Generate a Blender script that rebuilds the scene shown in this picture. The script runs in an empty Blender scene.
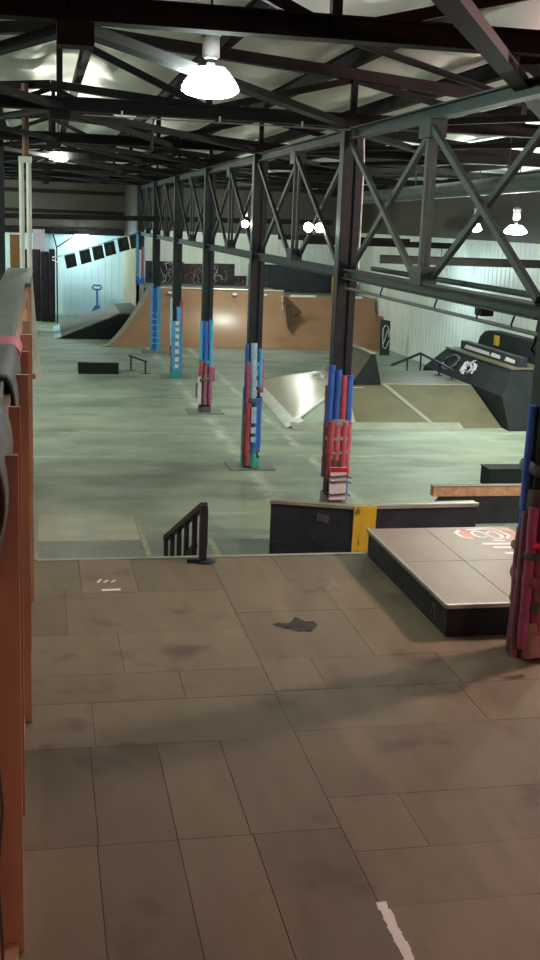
import bpy, math, random
from mathutils import Vector, Matrix, noise
random.seed(7)
SC = bpy.context.scene
COL = SC.collection
V = Vector

# ------------------------------------------------------------------ materials
def mat(name, col, rough=.6, var=.25, scale=4., metal=0., bump=0., spec=.5, var2=None, detail=4., stretch=(1, 1, 1), obj=False, coat=0.):
    m = bpy.data.materials.new(name); m.use_nodes = True
    nt = m.node_tree; N = nt.nodes; L = nt.links
    b = N['Principled BSDF']
    b.inputs['Roughness'].default_value = rough
    b.inputs['Metallic'].default_value = metal
    b.inputs['Specular IOR Level'].default_value = spec
    if coat: b.inputs['Coat Weight'].default_value = coat; b.inputs['Coat Roughness'].default_value = .25
    tc = N.new('ShaderNodeTexCoord'); mp = N.new('ShaderNodeMapping')
    geo = N.new('ShaderNodeNewGeometry')
    L.new(tc.outputs['Object'] if obj else geo.outputs['Position'], mp.inputs['Vector'])
    mp.inputs['Scale'].default_value = stretch
    nz = N.new('ShaderNodeTexNoise'); nz.inputs['Scale'].default_value = scale
    nz.inputs['Detail'].default_value = detail; nz.inputs['Roughness'].default_value = .62
    L.new(mp.outputs[0], nz.inputs['Vector'])
    rp = N.new('ShaderNodeValToRGB'); L.new(nz.outputs['Fac'], rp.inputs['Fac'])
    lo = [c * (1 - var) for c in col]; hi = [min(1, c * (1 + var)) for c in (var2 or col)]
    rp.color_ramp.elements[0].position = .3; rp.color_ramp.elements[0].color = (*lo, 1)
    rp.color_ramp.elements[1].position = .7; rp.color_ramp.elements[1].color = (*hi, 1)
    L.new(rp.outputs['Color'], b.inputs['Base Color'])
    if bump:
        bp = N.new('ShaderNodeBump'); bp.inputs['Strength'].default_value = bump; bp.inputs['Distance'].default_value = .02
        L.new(nz.outputs['Fac'], bp.inputs['Height']); L.new(bp.outputs[0], b.inputs['Normal'])
    return m

def emit(name, col, s):
    m = bpy.data.materials.new(name); m.use_nodes = True
    b = m.node_tree.nodes['Principled BSDF']
    b.inputs['Base Color'].default_value = (*col, 1)
    b.inputs['Emission Color'].default_value = (*col, 1); b.inputs['Emission Strength'].default_value = s
    return m

def overlay(m, col, scale, lo, hi, stretch=(1, 1, 1), amount=1., seed=0.):
    """blotches of another colour, mixed over the base colour by a thresholded noise"""
    nt = m.node_tree; N = nt.nodes; L = nt.links; b = N['Principled BSDF']
    src = b.inputs['Base Color'].links[0].from_socket
    geo = N.new('ShaderNodeNewGeometry'); mp = N.new('ShaderNodeMapping')
    L.new(geo.outputs['Position'], mp.inputs['Vector']); mp.inputs['Scale'].default_value = stretch
    mp.inputs['Location'].default_value = (seed, seed * 1.7, 0)
    nz = N.new('ShaderNodeTexNoise'); nz.inputs['Scale'].default_value = scale; nz.inputs['Detail'].default_value = 6
    L.new(mp.outputs[0], nz.inputs['Vector'])
    mr = N.new('ShaderNodeMapRange'); mr.inputs['From Min'].default_value = lo; mr.inputs['From Max'].default_value = hi
    mr.inputs['To Max'].default_value = amount
    L.new(nz.outputs['Fac'], mr.inputs['Value'])
    mx = N.new('ShaderNodeMix'); mx.data_type = 'RGBA'
    L.new(mr.outputs[0], mx.inputs[0]); L.new(src, mx.inputs[6]); mx.inputs[7].default_value = (*col, 1)
    L.new(mx.outputs[2], b.inputs['Base Color'])

def floor_lines(m):
    """worn pale paint lines running lengthways, broken by noise (fixed to the floor)"""
    nt = m.node_tree; N = nt.nodes; L = nt.links; b = N['Principled BSDF']
    geo = N.new('ShaderNodeNewGeometry'); sp = N.new('ShaderNodeSeparateXYZ'); L.new(geo.outputs['Position'], sp.inputs[0])
    nz = N.new('ShaderNodeTexNoise'); nz.inputs['Scale'].default_value = .9; nz.inputs['Detail'].default_value = 9; nz.inputs['Roughness'].default_value = .7
    L.new(geo.outputs['Position'], nz.inputs['Vector'])
    def math_(op, a, c=None):
        n = N.new('ShaderNodeMath'); n.operation = op
        for i, v in enumerate((a, c)):
            if v is None: continue
            if isinstance(v, (int, float)): n.inputs[i].default_value = v
            else: L.new(v, n.inputs[i])
        return n.outputs[0]
    br = N.new('ShaderNodeMapRange'); br.inputs['From Min'].default_value = .42; br.inputs['From Max'].default_value = .68
    L.new(nz.outputs['Fac'], br.inputs['Value'])
    wob = math_('MULTIPLY', math_('SUBTRACT', nz.outputs['Fac'], .5), .6)
    tot = None
    for x, w in ((3.78, .22), (5.15, .14)):
        d = math_('ABSOLUTE', math_('SUBTRACT', math_('ADD', sp.outputs[0], wob), x))
        t = math_('MAXIMUM', math_('SUBTRACT', 1.0, math_('DIVIDE', d, w)), 0.0)
        tot = t if tot is None else math_('MAXIMUM', tot, t)
    for y, w in ((16.65, .06), (28.3, .12), (23.3, .12), (20.9, .1)):
        d = math_('ABSOLUTE', math_('SUBTRACT', math_('ADD', sp.outputs[1], wob), y))
        tot = math_('MAXIMUM', tot, math_('MULTIPLY', math_('MAXIMUM', math_('SUBTRACT', 1.0, math_('DIVIDE', d, w)), 0.0), .7))
    f = math_('MULTIPLY', math_('MULTIPLY', tot, br.outputs[0]), .95)
    src = b.inputs['Base Color'].links[0].from_socket
    mx = N.new('ShaderNodeMix'); mx.data_type = 'RGBA'
    L.new(f, mx.inputs[0]); L.new(src, mx.inputs[6]); mx.inputs[7].default_value = (.62, .66, .58, 1)
    L.new(mx.outputs[2], b.inputs['Base Color'])

M = {}
M['concrete'] = mat('concrete', (.25, .30, .24), .55, spec=.3, var=.28, scale=.55, bump=.03, detail=8)# .22, .55, bump=.03, detail=8)
overlay(M['concrete'], (.125, .16, .135), .55, .5, .66, (.8, 1.6, 1), .8, 3)
overlay(M['concrete'], (.16, .19, .15), 1.3, .55, .7, (.35, 2.2, 1), .6, 13)
overlay(M['concrete'], (.38, .42, .31), .5, .5, .68, (.7, 1.3, 1), .6, 9)
floor_lines(M['concrete'])
M['patch_pale'] = mat('patch_pale', (.33, .36, .28), .5, .2, 2, detail=7)
M['patch_dark'] = mat('patch_dark', (.13, .16, .14), .5, .25, 2, detail=7)
M['yellow_line'] = mat('yellow_line', (.30, .32, .20), .6, .3, 8)
for k, c in enumerate(((.172, .142, .097), (.149, .121, .084), (.186, .154, .106), (.161, .134, .093))):
    m = M['ply%d' % k] = mat('deck_plywood_%d' % k, c, .62, .13, 3.5, spec=.25, bump=.02, stretch=(1, .35, 1), detail=8)
    overlay(m, (.085, .062, .047), 2.2, .58, .74, (1, 1, 1), .8, 2)
    overlay(m, (.27, .22, .135), .9, .55, .72, (2.2, .35, 1), .45, 5)
M['seam'] = mat('seam', (.09, .065, .045), .9, .2)
M['masonite'] = mat('masonite', (.30, .168, .096), .34, .12, 1.2, stretch=(1, 1, .5), detail=5, spec=.5)
overlay(M['masonite'], (.17, .09, .05), 1.3, .58, .75, (1, 1, 1), .6, 4)
M['bank_ply'] = mat('bank_plywood', (.130, .117, .074), .55, spec=.3, var=.15, scale=1.5, detail=6)# .15, 1.5, detail=6)
overlay(M['bank_ply'], (.09, .08, .055), 1.1, .56, .7, (1, 1, 1), .5, 8)
M['pale_sheet'] = mat('pale_green_sheet', (.34, .40, .35), .5, .12, 3, spec=.3)
M['ramp_grey'] = mat('worn_grey_ramp', (.14, .145, .12), .6, .2, 2, spec=.25)
M['shadow_brown'] = mat('painted_shadow_brown', (.085, .055, .038), .6, .25, 3, spec=.2)  # shade colour for the painted shadow triangle on the quarter pipe
M['hip_ply'] = mat('hip_plywood', (.30, .25, .16), .28, .12, 2, detail=6)
M['steel'] = mat('steel_plate', (.62, .64, .62), .38, .15, 3, metal=.6)
M['pad_top'] = mat('manual_pad_plywood', (.24, .18, .145), .42, .14, 3, spec=.3, stretch=(1, .4, 1), detail=7)
overlay(M['pad_top'], (.22, .15, .11), 1.5, .56, .7, (1, 1, 1), .5, 1)
M['black_paint'] = mat('black_paint', (.026, .032, .041), .55, spec=.25, var=.35, scale=4, bump=.02)# .35, 4, bump=.02)
overlay(M['black_paint'], (.09, .09, .09), 5, .64, .72, (1, 1, 3), .5, 1)
M['dark_skin'] = mat('dark_ramp_skin', (.017, .021, .023), .7, spec=.12, var=.3, scale=2)#, .3, 2)
M['grey_ply'] = mat('grey_plywood', (.27, .28, .225), .5, .18, 2.2)
M['yellow'] = mat('yellow_paint', (.60, .42, .03), .5, .15, 6)
overlay(M['yellow'], (.10, .07, .03), 9, .58, .66, (1, 1, .5), .9, 2)
M['steel_dark'] = mat('painted_dark_steel', (.016, .024, .028), .55, .3, 6, bump=.02, spec=.25)
M['steel_green'] = mat('painted_green_steel', (.034, .056, .052), .55, .25, 5, spec=.3)
M['steel_roof'] = mat('roof_steel', (.019, .017, .019), .7, .35, 3, spec=.15)
M['steel_brown'] = mat('brown_steel', (.014, .010, .009), .7, .3, 3, spec=.2)
M['duct'] = mat('green_grey_pipe', (.10, .13, .12), .5, .2, 4)
M['sheet'] = mat('roof_insulation', (.90, .88, .86), .45, .06, .9, detail=6)
overlay(M['sheet'], (.36, .30, .27), .6, .56, .74, (1, .4, 1), .6, 2)
M['white_wall'] = mat('white_metal_wall', (.74, .80, .755), .5, .05, .8)
M['cyan_wall'] = mat('pale_blue_metal_wall', (.64, .84, .90), .45, .05, .8)
M['beige_wall'] = mat('beige_metal_wall', (.66, .63, .52), .5, .05, .8)
M['brown_wall'] = mat('brown_insulated_wall', (.062, .053, .042), .6, .2, 1, bump=.05)
M['grey_wall'] = mat('dim_wall', (.12, .12, .11), .7, .2, 1)
M['stud'] = mat('raw_red_brown_timber', (.34, .205, .145), .6, .2, 3, stretch=(1, 1, .2))
M['stud_pale'] = mat('tan_timber', (.50, .35, .24), .6, .18, 3, stretch=(1, 1, .2))
M['sheet_ply'] = mat('tan_plywood_sheet', (.46, .31, .21), .6, .15, 2, stretch=(1, 1, .3))
M['cap'] = mat('grey_cap', (.085, .10, .09), .6, .25, 5)
M['vinyl'] = mat('torn_black_vinyl', (.035, .03, .034), .6, .3, 8, bump=.25)
M['osb'] = mat('osb_edge', (.50, .29, .16), .7, .3, 16)
M['white'] = mat('white_paint', (.78, .80, .78), .5, .06, 5)
M['pipe_white'] = mat('white_pipe', (.62, .68, .64), .45, .08, 5)
M['pipe_brown'] = mat('rusty_brown_pipe', (.14, .075, .055), .6, .25, 6)
M['blue'] = mat('blue_foam', (.03, .13, .50), .7, .2, 12)
M['light_blue'] = mat('light_blue_foam', (.10, .36, .66), .7, .25, 12)
M['pale_blue'] = mat('pale_blue_foam', (.38, .58, .74), .7, .2, 12)
M['pink'] = mat('pink_foam', (.46, .11, .17), .7, .2, 12)
M['magenta'] = mat('magenta_foam', (.36, .09, .20), .7, .2, 12)
M['red'] = mat('red_foam', (.42, .08, .10), .7, .25, 12)
M['teal'] = mat('teal_foam', (.04, .33, .33), .7, .2, 12)
M['mauve'] = mat('mauve_foam', (.24, .10, .14), .7, .3, 12)
M['tape'] = mat('grey_tape', (.25, .25, .25), .3, .35, 30, bump=.3)
M['dark_tape'] = mat('dark_tape', (.07, .08, .09), .35, .4, 30, bump=.3)
M['red_tape'] = mat('red_tape', (.50, .025, .03), .35, .25, 20)
M['tan_tape'] = mat('tan_wrap', (.38, .29, .25), .4, .25, 14, bump=.3)
M['paper'] = mat('white_sign', (.72, .73, .78), .5, .08, 14)
M['flag'] = mat('black_flag', (.015, .022, .022), .7, .3, 6)
M['jack'] = mat('blue_enamel', (.02, .16, .50), .4, .1, 6)
M['lilac'] = mat('lilac_board', (.42, .38, .46), .6, .1, 4)
M['mat_dark'] = mat('dark_crash_mat', (.020, .016, .022), .7, .3, 3, spec=.15)
M['orange_wood'] = mat('orange_timber', (.42, .20, .07), .6, .2, 4)
M['mural'] = mat('dark_mural_board', (.025, .022, .025), .6, .5, 3, var2=(.04, .032, .036), spec=.2)
M['mural_grey'] = mat('grey_green_spray_paint', (.40, .44, .38), .6, .2, 6)
M['mural_pink'] = mat('pink_spray_paint', (.34, .13, .16), .6, .2, 6)
M['housing'] = mat('grey_lamp_housing', (.30, .28, .29), .4, .1, 6, metal=.3)
M['housing_dark'] = mat('dark_lamp_cap', (.05, .04, .045), .5, .1, 6)
M['red_paint'] = mat('red_spray_paint', (.62, .10, .07), .45, .2, 8)
M['stain'] = mat('dark_stain', (.045, .043, .046), .7, .5, 9, spec=.1)
M['rubber'] = mat('black_rubber', (.02, .02, .02), .7, .2, 8)
LAMP = {'main': 60, 'mid': 60, 'low': 60}

# ------------------------------------------------------------------ mesh builder
class MB:
    def __init__(s): s.v = []; s.f = []; s.mi = []; s.sm = []
    def add(s, vs, fs, mi=0, smooth=False):
        o = len(s.v); s.v += [tuple(v) for v in vs]
        for f in fs: s.f.append([i + o for i in f]); s.mi.append(mi); s.sm.append(smooth)
        return s
    def box(s, x0, x1, y0, y1, z0, z1, mi=0, bev=0.):
        if x1 < x0: x0, x1 = x1, x0
        if y1 < y0: y0, y1 = y1, y0
        if z1 < z0: z0, z1 = z1, z0
        vs = [(x0, y0, z0), (x1, y0, z0), (x1, y1, z0), (x0, y1, z0), (x0, y0, z1), (x1, y0, z1), (x1, y1, z1), (x0, y1, z1)]
        return s.add(vs, [(0, 3, 2, 1), (4, 5, 6, 7), (0, 1, 5, 4), (1, 2, 6, 5), (2, 3, 7, 6), (3, 0, 4, 7)], mi)
    def beam(s, a, b, w, h, up=(0, 0, 1), mi=0):
        a = V(a); b = V(b); d = (b - a).normalized(); u = V(up)
        if abs(d.dot(u)) > .98: u = V((0, 1, 0))
        r = d.cross(u).normalized() * w / 2; u = r.cross(d).normalized() * h / 2
        vs = [p + sx * r + sz * u for p in (a, b) for sx, sz in ((-1, -1), (1, -1), (1, 1), (-1, 1))]
        return s.add(vs, [(3, 2, 1, 0), (4, 5, 6, 7), (0, 1, 5, 4), (1, 2, 6, 5), (2, 3, 7, 6), (3, 0, 4, 7)], mi)
    def ibeam(s, a, b, w, h, t=.015, up=(0, 0, 1), mi=0):
        a = V(a); b = V(b); d = (b - a).normalized(); u = V(up)
        if abs(d.dot(u)) > .98: u = V((0, 1, 0))
        r = d.cross(u).normalized(); u = r.cross(d).normalized()
        o = u * (h / 2 - t / 2)
        s.beam(a + o, b + o, w, t, up, mi); s.beam(a - o, b - o, w, t, up, mi)
        s.beam(a, b, t, h - 2 * t + .002, up, mi); return s
    def tube(s, pts, r, n=8, mi=0, cap=True, smooth=True):
        pts = [V(p) for p in pts]; k = len(pts); rings = []
        rs = r if isinstance(r, (list, tuple)) else [r] * k
        ref = None
        for i, p in enumerate(pts):
            d = (pts[min(i + 1, k - 1)] - pts[max(i - 1, 0)]).normalized()
            if ref is None:
                ref = V((0, 0, 1)) if abs(d.z) < .9 else V((1, 0, 0))
            x = d.cross(ref).normalized(); y = x.cross(d).normalized(); ref = y
            rings.append([p + rs[i] * (math.cos(2 * math.pi * j / n) * x + math.sin(2 * math.pi * j / n) * y) for j in range(n)])
        vs = [v for q in rings for v in q]; fs = []
        for i in range(k - 1):
            for j in range(n):
                fs.append((i * n + j, (i + 1) * n + j, (i + 1) * n + (j + 1) % n, i * n + (j + 1) % n))
        s.add(vs, fs, mi, smooth)
        if cap:
            s.add(rings[0], [list(range(n))], mi); s.add(rings[-1], [list(range(n))[::-1]], mi)
        return s
    def lathe(s, prof, c=(0, 0, 0), n=24, mi=0, smooth=True):
        vs = []; fs = []; k = len(prof)
        for (r, z) in prof:
            for j in range(n):
                a = 2 * math.pi * j / n; vs.append((c[0] + r * math.cos(a), c[1] + r * math.sin(a), c[2] + z))
        for i in range(k - 1):
            for j in range(n):
                fs.append((i * n + j, i * n + (j + 1) % n, (i + 1) * n + (j + 1) % n, (i + 1) * n + j))
        return s.add(vs, fs, mi, smooth)
    def prism(s, poly, axis, a, b, mi=0):
        """poly: list of 2-D points; axis 'x' -> (y,z), 'y' -> (x,z), 'z' -> (x,y)"""
        def P(p, t):
            return (t, p[0], p[1]) if axis == 'x' else (p[0], t, p[1]) if axis == 'y' else (p[0], p[1], t)
        n = len(poly); vs = [P(p, a) for p in poly] + [P(p, b) for p in poly]
        fs = [list(range(n))[::-1], list(range(n, 2 * n))] + [(i, (i + 1) % n, (i + 1) % n + n, i + n) for i in range(n)]
        return s.add(vs, fs, mi)
    def hexa(s, bot, top, mi=0):
        vs = list(bot) + list(top); n = len(bot)
        return s.add(vs, [list(range(n))[::-1], list(range(n, 2 * n))] + [(i, (i + 1) % n, (i + 1) % n + n, i + n) for i in range(n)], mi)
    def build(s, name, mats, parent=None, bevel=0., at=None):
        me = bpy.data.meshes.new(name)
        o0 = V(at) if at is not None else V((0, 0, 0))
        me.from_pydata([tuple(V(v) - o0) for v in s.v], [], s.f)
        for m in (mats if isinstance(mats, (list, tuple)) else [mats]): me.materials.append(M[m])
        for p, i, q in zip(me.polygons, s.mi, s.sm): p.material_index = i; p.use_smooth = q
        me.update()
        import bmesh
        bm = bmesh.new(); bm.from_mesh(me); bmesh.ops.recalc_face_normals(bm, faces=bm.faces); bm.to_mesh(me); bm.free()
        ob = bpy.data.objects.new(name, me); COL.objects.link(ob)
        if at is not None and parent is None: ob.location = at
        if parent is not None:
            ob.parent = parent
            ob.matrix_parent_inverse = Matrix.Identity(4)
            w = parent_world(parent)
            ob.location = o0 - w
        if bevel:
            md = ob.modifiers.new('bevel', 'BEVEL'); md.width = bevel; md.segments = 2; md.limit_method = 'ANGLE'
        return ob

def parent_world(o):
    p = V(o.location)
    while o.parent: o = o.parent; p += V(o.location)
    return p

def tag(o, label, cat, group=None, kind=None):
    o['label'] = label; o['category'] = cat
    if group: o['group'] = group
    if kind: o['kind'] = kind
    return o
def thing(name, loc, label, cat, group=None):
    o = bpy.data.objects.new(name, None); COL.objects.link(o); o.location = loc; o.empty_display_size = .2
    return tag(o, label, cat, group)
def struct(o): o['kind'] = 'structure'; return o

# ------------------------------------------------------------------ camera
cam = bpy.data.cameras.new('camera'); co = bpy.data.objects.new('camera', cam); COL.objects.link(co)
yaw, pitch, roll, CH = .2066, .2259, -.0391, 4.4229
cy, sy, cp, sp_, cr, sr = math.cos(yaw), math.sin(yaw), math.cos(pitch), math.sin(pitch), math.cos(roll), math.sin(roll)
w = V((sy * cp, cy * cp, -sp_)); r = V((cy, -sy, 0)); d = -r.cross(w)
r2 = cr * r + sr * d; d2 = -sr * r + cr * d
mw = Matrix((r2, -d2, -w)).transposed().to_4x4(); mw.translation = (0, 0, CH)
co.matrix_world = mw
cam.sensor_fit = 'VERTICAL'; cam.sensor_height = 36; cam.lens = 1119.58 / 960 * 36
cam.clip_start = .05; cam.clip_end = 200
SC.camera = co

# ------------------------------------------------------------------ room shell
XL, XR, YB, YN = -8., 12.65, 52., -3.
DZ = 1.1            # plywood deck level
CX = 3.79           # column line
CY = [7.95 + 6 * i for i in range(7)]
def zroof(x): return 6.85 - .085 * abs(x - .2)

fl = struct(MB().box(XL, XR, YN, YB, -.3, 0).build('floor', 'concrete'))
def patch(x0, x1, y0, y1, m, z=.004):
    o = MB().box(x0, x1, y0, y1, 0, z).build('floor_patch', m, fl); return o
patch(-.05, 1.36, 15.2, 16.55, 'patch_pale'); patch(-.05, 3.4, 11.2, 15.15, 'patch_dark', .003)
patch(1.37, 1.44, 14.3, 16.5, 'yellow_line', .005); patch(2.3, 2.38, 13.2, 15.2, 'yellow_line', .005)

def ribbed(name, m, a, b, z0, z1, t=.12, pitch=.3, rib=.016):
    """ribbed sheet metal wall from a to b (2-D), ribs on the left-hand side of a->b"""
    a = V((*a, 0)); b = V((*b, 0)); dd = (b - a); L = dd.length; dd.normalize(); n = V((-dd.y, dd.x, 0))
    prof = []; k = int(L / pitch)
    for i in range(k + 1):
        s0 = i * pitch
        for u, v in ((0, 0), (pitch * .72, 0), (pitch * .78, rib), (pitch * .94, rib)):
            if s0 + u <= L: prof.append((s0 + u, v))
    prof.append((L, 0))
    poly = [a + dd * u + n * v for u, v in prof] + [b - n * t, a - n * t]
    mb = MB(); N_ = len(poly)
    mb.hexa([(p.x, p.y, z0) for p in poly], [(p.x, p.y, z1) for p in poly])
    return struct(mb.build(name, m))
XJ = 3.72; YJ = 44.95
ribbed('wall_back', 'cyan_wall', (XJ, YB), (XL, YB), 0, 3.62)
uw = MB().box(XL, XJ, YB - .02, YB + .12, 3.62, 7.2).build('wall_back_upper', 'brown_wall'); struct(uw)
for zz, hh in ((3.72, .3), (4.55, .16), (5.4, .16)):
    MB().box(XL, XJ, YB - .2, YB - .02, zz - hh / 2, zz + hh / 2).build('girt', 'steel_brown', uw)
ribbed('wall_jog', 'beige_wall', (XJ, YJ), (XJ, YB), 0, 3.62)
struct(MB().box(XJ, XJ + .12, YJ, YB, 3.62, 7.2).build('wall_jog_upper', 'brown_wall'))
ribbed('wall_back_right', 'white_wall', (XR, YJ), (XJ, YJ), 0, 3.95)
struct(MB().box(XJ, XR, YJ, YJ + .12, 3.95, 7.2).build('wall_back_right_upper', 'brown_wall'))
ribbed('wall_right', 'white_wall', (XR, YN), (XR, YJ), 0, 4.15)
struct(MB().box(XR, XR + .12, YN, YJ, 4.15, 7.2).build('wall_right_upper', 'brown_wall'))
struct(MB().box(XL - .12, XL, YN, YB, 0, 7.2).build('wall_left', 'grey_wall'))
struct(MB().box(XL, XR, YN - .12, YN, 0, 7.2).build('wall_front', 'grey_wall'))

# roof sheeting sagging between the purlins
PUR = [-7.1 + 1.55 * i for i in range(13)]
def roof():
    nx, ny = 160, 180; vs = []; fs = []
    for j in range(ny + 1):
        y = YN + (YB - YN) * j / ny
        for i in range(nx + 1):
            x = XL + (XR - XL) * i / nx
            u = ((x + 7.1) / 1.55) % 1.0
            bay = math.sin(math.pi * u) ** 2
            wv = .5 + .5 * math.cos(2 * math.pi * y / 1.5 + 2.5 * noise.noise(V((x * .4, y * .3, 0))))
            sag = bay * (.09 + .10 * wv + .09 * noise.noise(V((x * .7, y * .5, 3))))
            vs.append((x, y, zroof(x) - sag))
    for j in range(ny):
        for i in range(nx):
            a = j * (nx + 1) + i; fs.append((a, a + 1, a + nx + 2, a + nx + 1))
    o = len(vs); vs += [(XL, YN, 7.3), (XR, YN, 7.3), (XR, YB, 7.3), (XL, YB, 7.3)]; fs.append((o, o + 3, o + 2, o + 1))
    me = bpy.data.meshes.new('ceiling'); me.from_pydata(vs, [], fs); me.materials.append(M['sheet'])
    for p in me.polygons: p.use_smooth = True
    ob = bpy.data.objects.new('ceiling', me); COL.objects.link(ob); struct(ob)
roof()
for x in PUR:
    z = zroof(x) - .15
    o = MB().ibeam((x, YN + .02, z), (x, (YB if x < XJ - .1 else YJ) - .3, z), .11, .2).build('roof_purlin', 'steel_roof')
    tag(o, 'dark steel purlin running lengthways under the pale sagging roof sheeting', 'roof beam', 'roof purlins')

# ------------------------------------------------------------------ roof trusses across the hall
ROWS = ['above the foam-wrapped column at the right edge', 'above the blue-and-red column behind the ledge', 'above the magenta-edged column by the bright hip',
        'above the column with shredded red padding', 'above the column with white marks on light blue padding',
        'above the column at the foot of the quarter pipe', 'above the padded column on the far platform']
NX = [-7.8, -5.8, -3.8, -1.8, .24, 2.0, CX, 6.0, 8.1, 10.1, 12.1]
for i, y in enumerate(CY):
    x1 = 12.1
    T = thing('roof_truss', (CX, y, 5.6), 'dark roof truss crossing the hall ' + ROWS[i], 'roof truss', 'roof trusses across the hall')
    zc = 5.735 if i == 0 else 5.68
    MB().ibeam((-7.9, y, zc), (x1, y, zc), .18, .16).build('bottom_chord', 'steel_roof', T)
    tc = MB()
    for xa, xb in ((-7.9, .2), (.2, x1)):
        tc.beam((xa, y, zroof(xa) - .33), (xb, y, zroof(xb) - .33), .15, .13)
    tc.build('top_chord', 'steel_roof', T)
    for j, x in enumerate(NX):
        if abs(x) < 7.7 or x > 0:
            MB().beam((x, y, 5.74), (x, y, zroof(x) - .36), .07, .09).build('web_post', 'steel_roof', T)
        if j < len(NX) - 1:
            xn = NX[j + 1]
            a, b = ((x, 5.72), (xn, zroof(xn) - .38)) if j % 2 else ((x, zroof(x) - .38), (xn, 5.72))
            MB().beam((a[0], y + .03, a[1]), (b[0], y + .03, b[1]), .06, .08).build('web_diagonal', 'steel_roof', T)
    MB().box(.12, .36, y - .1, y + .1, 5.5, zc - .085).build('gusset_plate', 'steel_roof', T)

ROD = [(2.39, 8.85, 5.8), (4.59, 11.01, 5.73), (5.9, 12.5, 5.71)]
# horizontal bracing in the plane of the bottom chords
for i in range(len(CY) - 1):
    ya, yb = CY[i], CY[i + 1]; z = 5.645
    B = thing('wind_bracing', (CX, ya, z), 'flat steel roof bracing starting ' + ROWS[i], 'roof bracing', 'flat roof bracing')
    for (xa, xb, ww) in ((.24, CX - .2, .15), (.24, -2.1, .1)) + (((.24, 2.2, .08),) if i else ()) + ( (-2.1, .24, .1), (CX - .3, 7.2, .15), (8.0, 4.1, .08), (-5.6, -2.2, .12)):
        MB().beam((xa, ya + .1, z), (xb, yb - .1, z), ww, .07).build('brace', 'steel_roof', B)
nb = MB().beam((-.1, 2.0, 5.565), (6.65, 13.9, 5.565), .14, .07).build('diagonal_brace', 'steel_roof')
tag(nb, 'heavy dark diagonal brace slanting down across the upper right corner', 'roof bracing')
rod = MB().tube(ROD, .03, 6).build('sway_rod', 'steel_roof')
tag(rod, 'single thin dark rod slanting beneath the roof sheeting at upper right', 'rod')

# ------------------------------------------------------------------ lengthways trusses on the column line
BAYS = ['from the foam-wrapped column to the blue-and-red column', 'from the blue-and-red column to the magenta-edged column', 'from the magenta-edged column to the column with shredded red padding',
        'between the shredded red and the white-marked light blue columns', 'between the white-marked light blue column and the speckled one', 'from the speckled blue column to the far platform column']
for i in range(6):
    ya, yb = CY[i] + .14, CY[i + 1] - .14; ym = (ya + yb) / 2
    m = 'steel_green' if i == 0 else 'steel_dark'
    T = thing('lattice_truss', (CX, ya, 3.8), 'steel lattice truss running lengthways ' + BAYS[i], 'truss', 'trusses along the column line')
    MB().ibeam((CX, ya, 5.52), (CX, yb, 5.52), .14, .13).build('top_chord', m, T)
    MB().ibeam((CX, ya, 3.83), (CX, yb, 3.83), .14, .12).build('bottom_chord', m, T)
    p = MB()
    for s in (-1, 1): p.beam((CX + s * .032, ym, 3.9), (CX + s * .032, ym, 5.43), .07, .04, up=(1, 0, 0))
    p.build('web_post', m, T)
    for a, b in (((ya, 5.42), (ym - .08, 3.92)), ((ya, 3.92), (ym - .08, 5.42)), ((ym + .08, 5.42), (yb, 3.92)), ((ym + .08, 3.92), (yb, 5.42))):
        k = .05 if a[1] > 5 else -.05
        MB().beam((CX + k, a[0], a[1]), (CX + k, b[0], b[1]), .05, .065).build('web_diagonal', m, T)
    for zz in (3.96, 5.38):
        MB().box(CX - .085, CX + .085, ym - .17, ym + .17, zz - .09, zz + .09).build('gusset_plate', m, T)
# conduit strapped below the near truss
cd = thing('conduit', (CX, CY[0], 3.66), 'thin pale conduit slung just under the near green truss chord', 'pipe')
MB().tube([(CX - .03, CY[0] + .1, 3.66), (CX - .03, CY[1] - .2, 3.66)], .018, 8).build('pipe_run', 'duct', cd)
for y in (8.55, 9.3, 10.4, 12.2):
    MB().tube([(CX - .03, y, 3.768), (CX - .055, y, 3.69), (CX - .03, y, 3.635), (CX - .005, y, 3.69), (CX - .03, y, 3.768)], .009, 6).build('hanger', 'steel_dark', cd)
cb = MB().box(CX + .0, CX + .12, 9.34, 9.5, 3.69, 3.768).build('junction_box', 'steel_dark', None, .01)
tag(cb, 'small dark junction box clamped to the green truss chord at right', 'electrical box')
hk = MB().tube([(CX + .05, 8.25, 3.768), (CX + .03, 8.25, 3.6), (CX + .0, 8.25, 3.53), (CX + .04, 8.25, 3.48), (CX + .09, 8.25, 3.53), (CX + .05, 8.25, 3.6)], .014, 6).build('cable_hook', 'rubber')
tag(hk, 'black looped cable hook hanging from the green truss near the right edge', 'hook')
sp = MB().tube([(4.15, CY[0], 3.90), (4.15, CY[1], 3.90)], .03, 10).build('sprinkler_pipe', 'steel_green')
tag(sp, 'dark green pipe running parallel just behind the near truss bottom chord', 'pipe')
dt = MB().tube([(8, 9, 5.32), (8, 30, 5.1)], .15, 14).build('air_duct', 'duct')
tag(dt, 'wide round grey-green pipe hanging lengthways under the roof at right', 'duct')
for y in (9.5, 14, 19, 24, 29.5):
    MB().box(7.99, 8.01, y - .02, y + .02, 5.3 - .0105 * (y - 9) + .1, zroof(8) - .06).build('hanger_strap', 'steel_dark', dt)
ct = thing('lighting_conduit', (.82, 13.7, 5.6), 'thin pale conduit crossing the hall just beyond the large round lamp', 'pipe')
MB().tube([(.5, 13.72, 5.55), (3.7, 13.72, 5.55)], .009, 6).build('pipe_run', 'housing', ct)
for x in (.95, 2.1, 3.1): MB().box(x - .01, x + .01, 13.71, 13.73, 5.56, 5.62).build('clip', 'pipe_white', ct)
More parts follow.
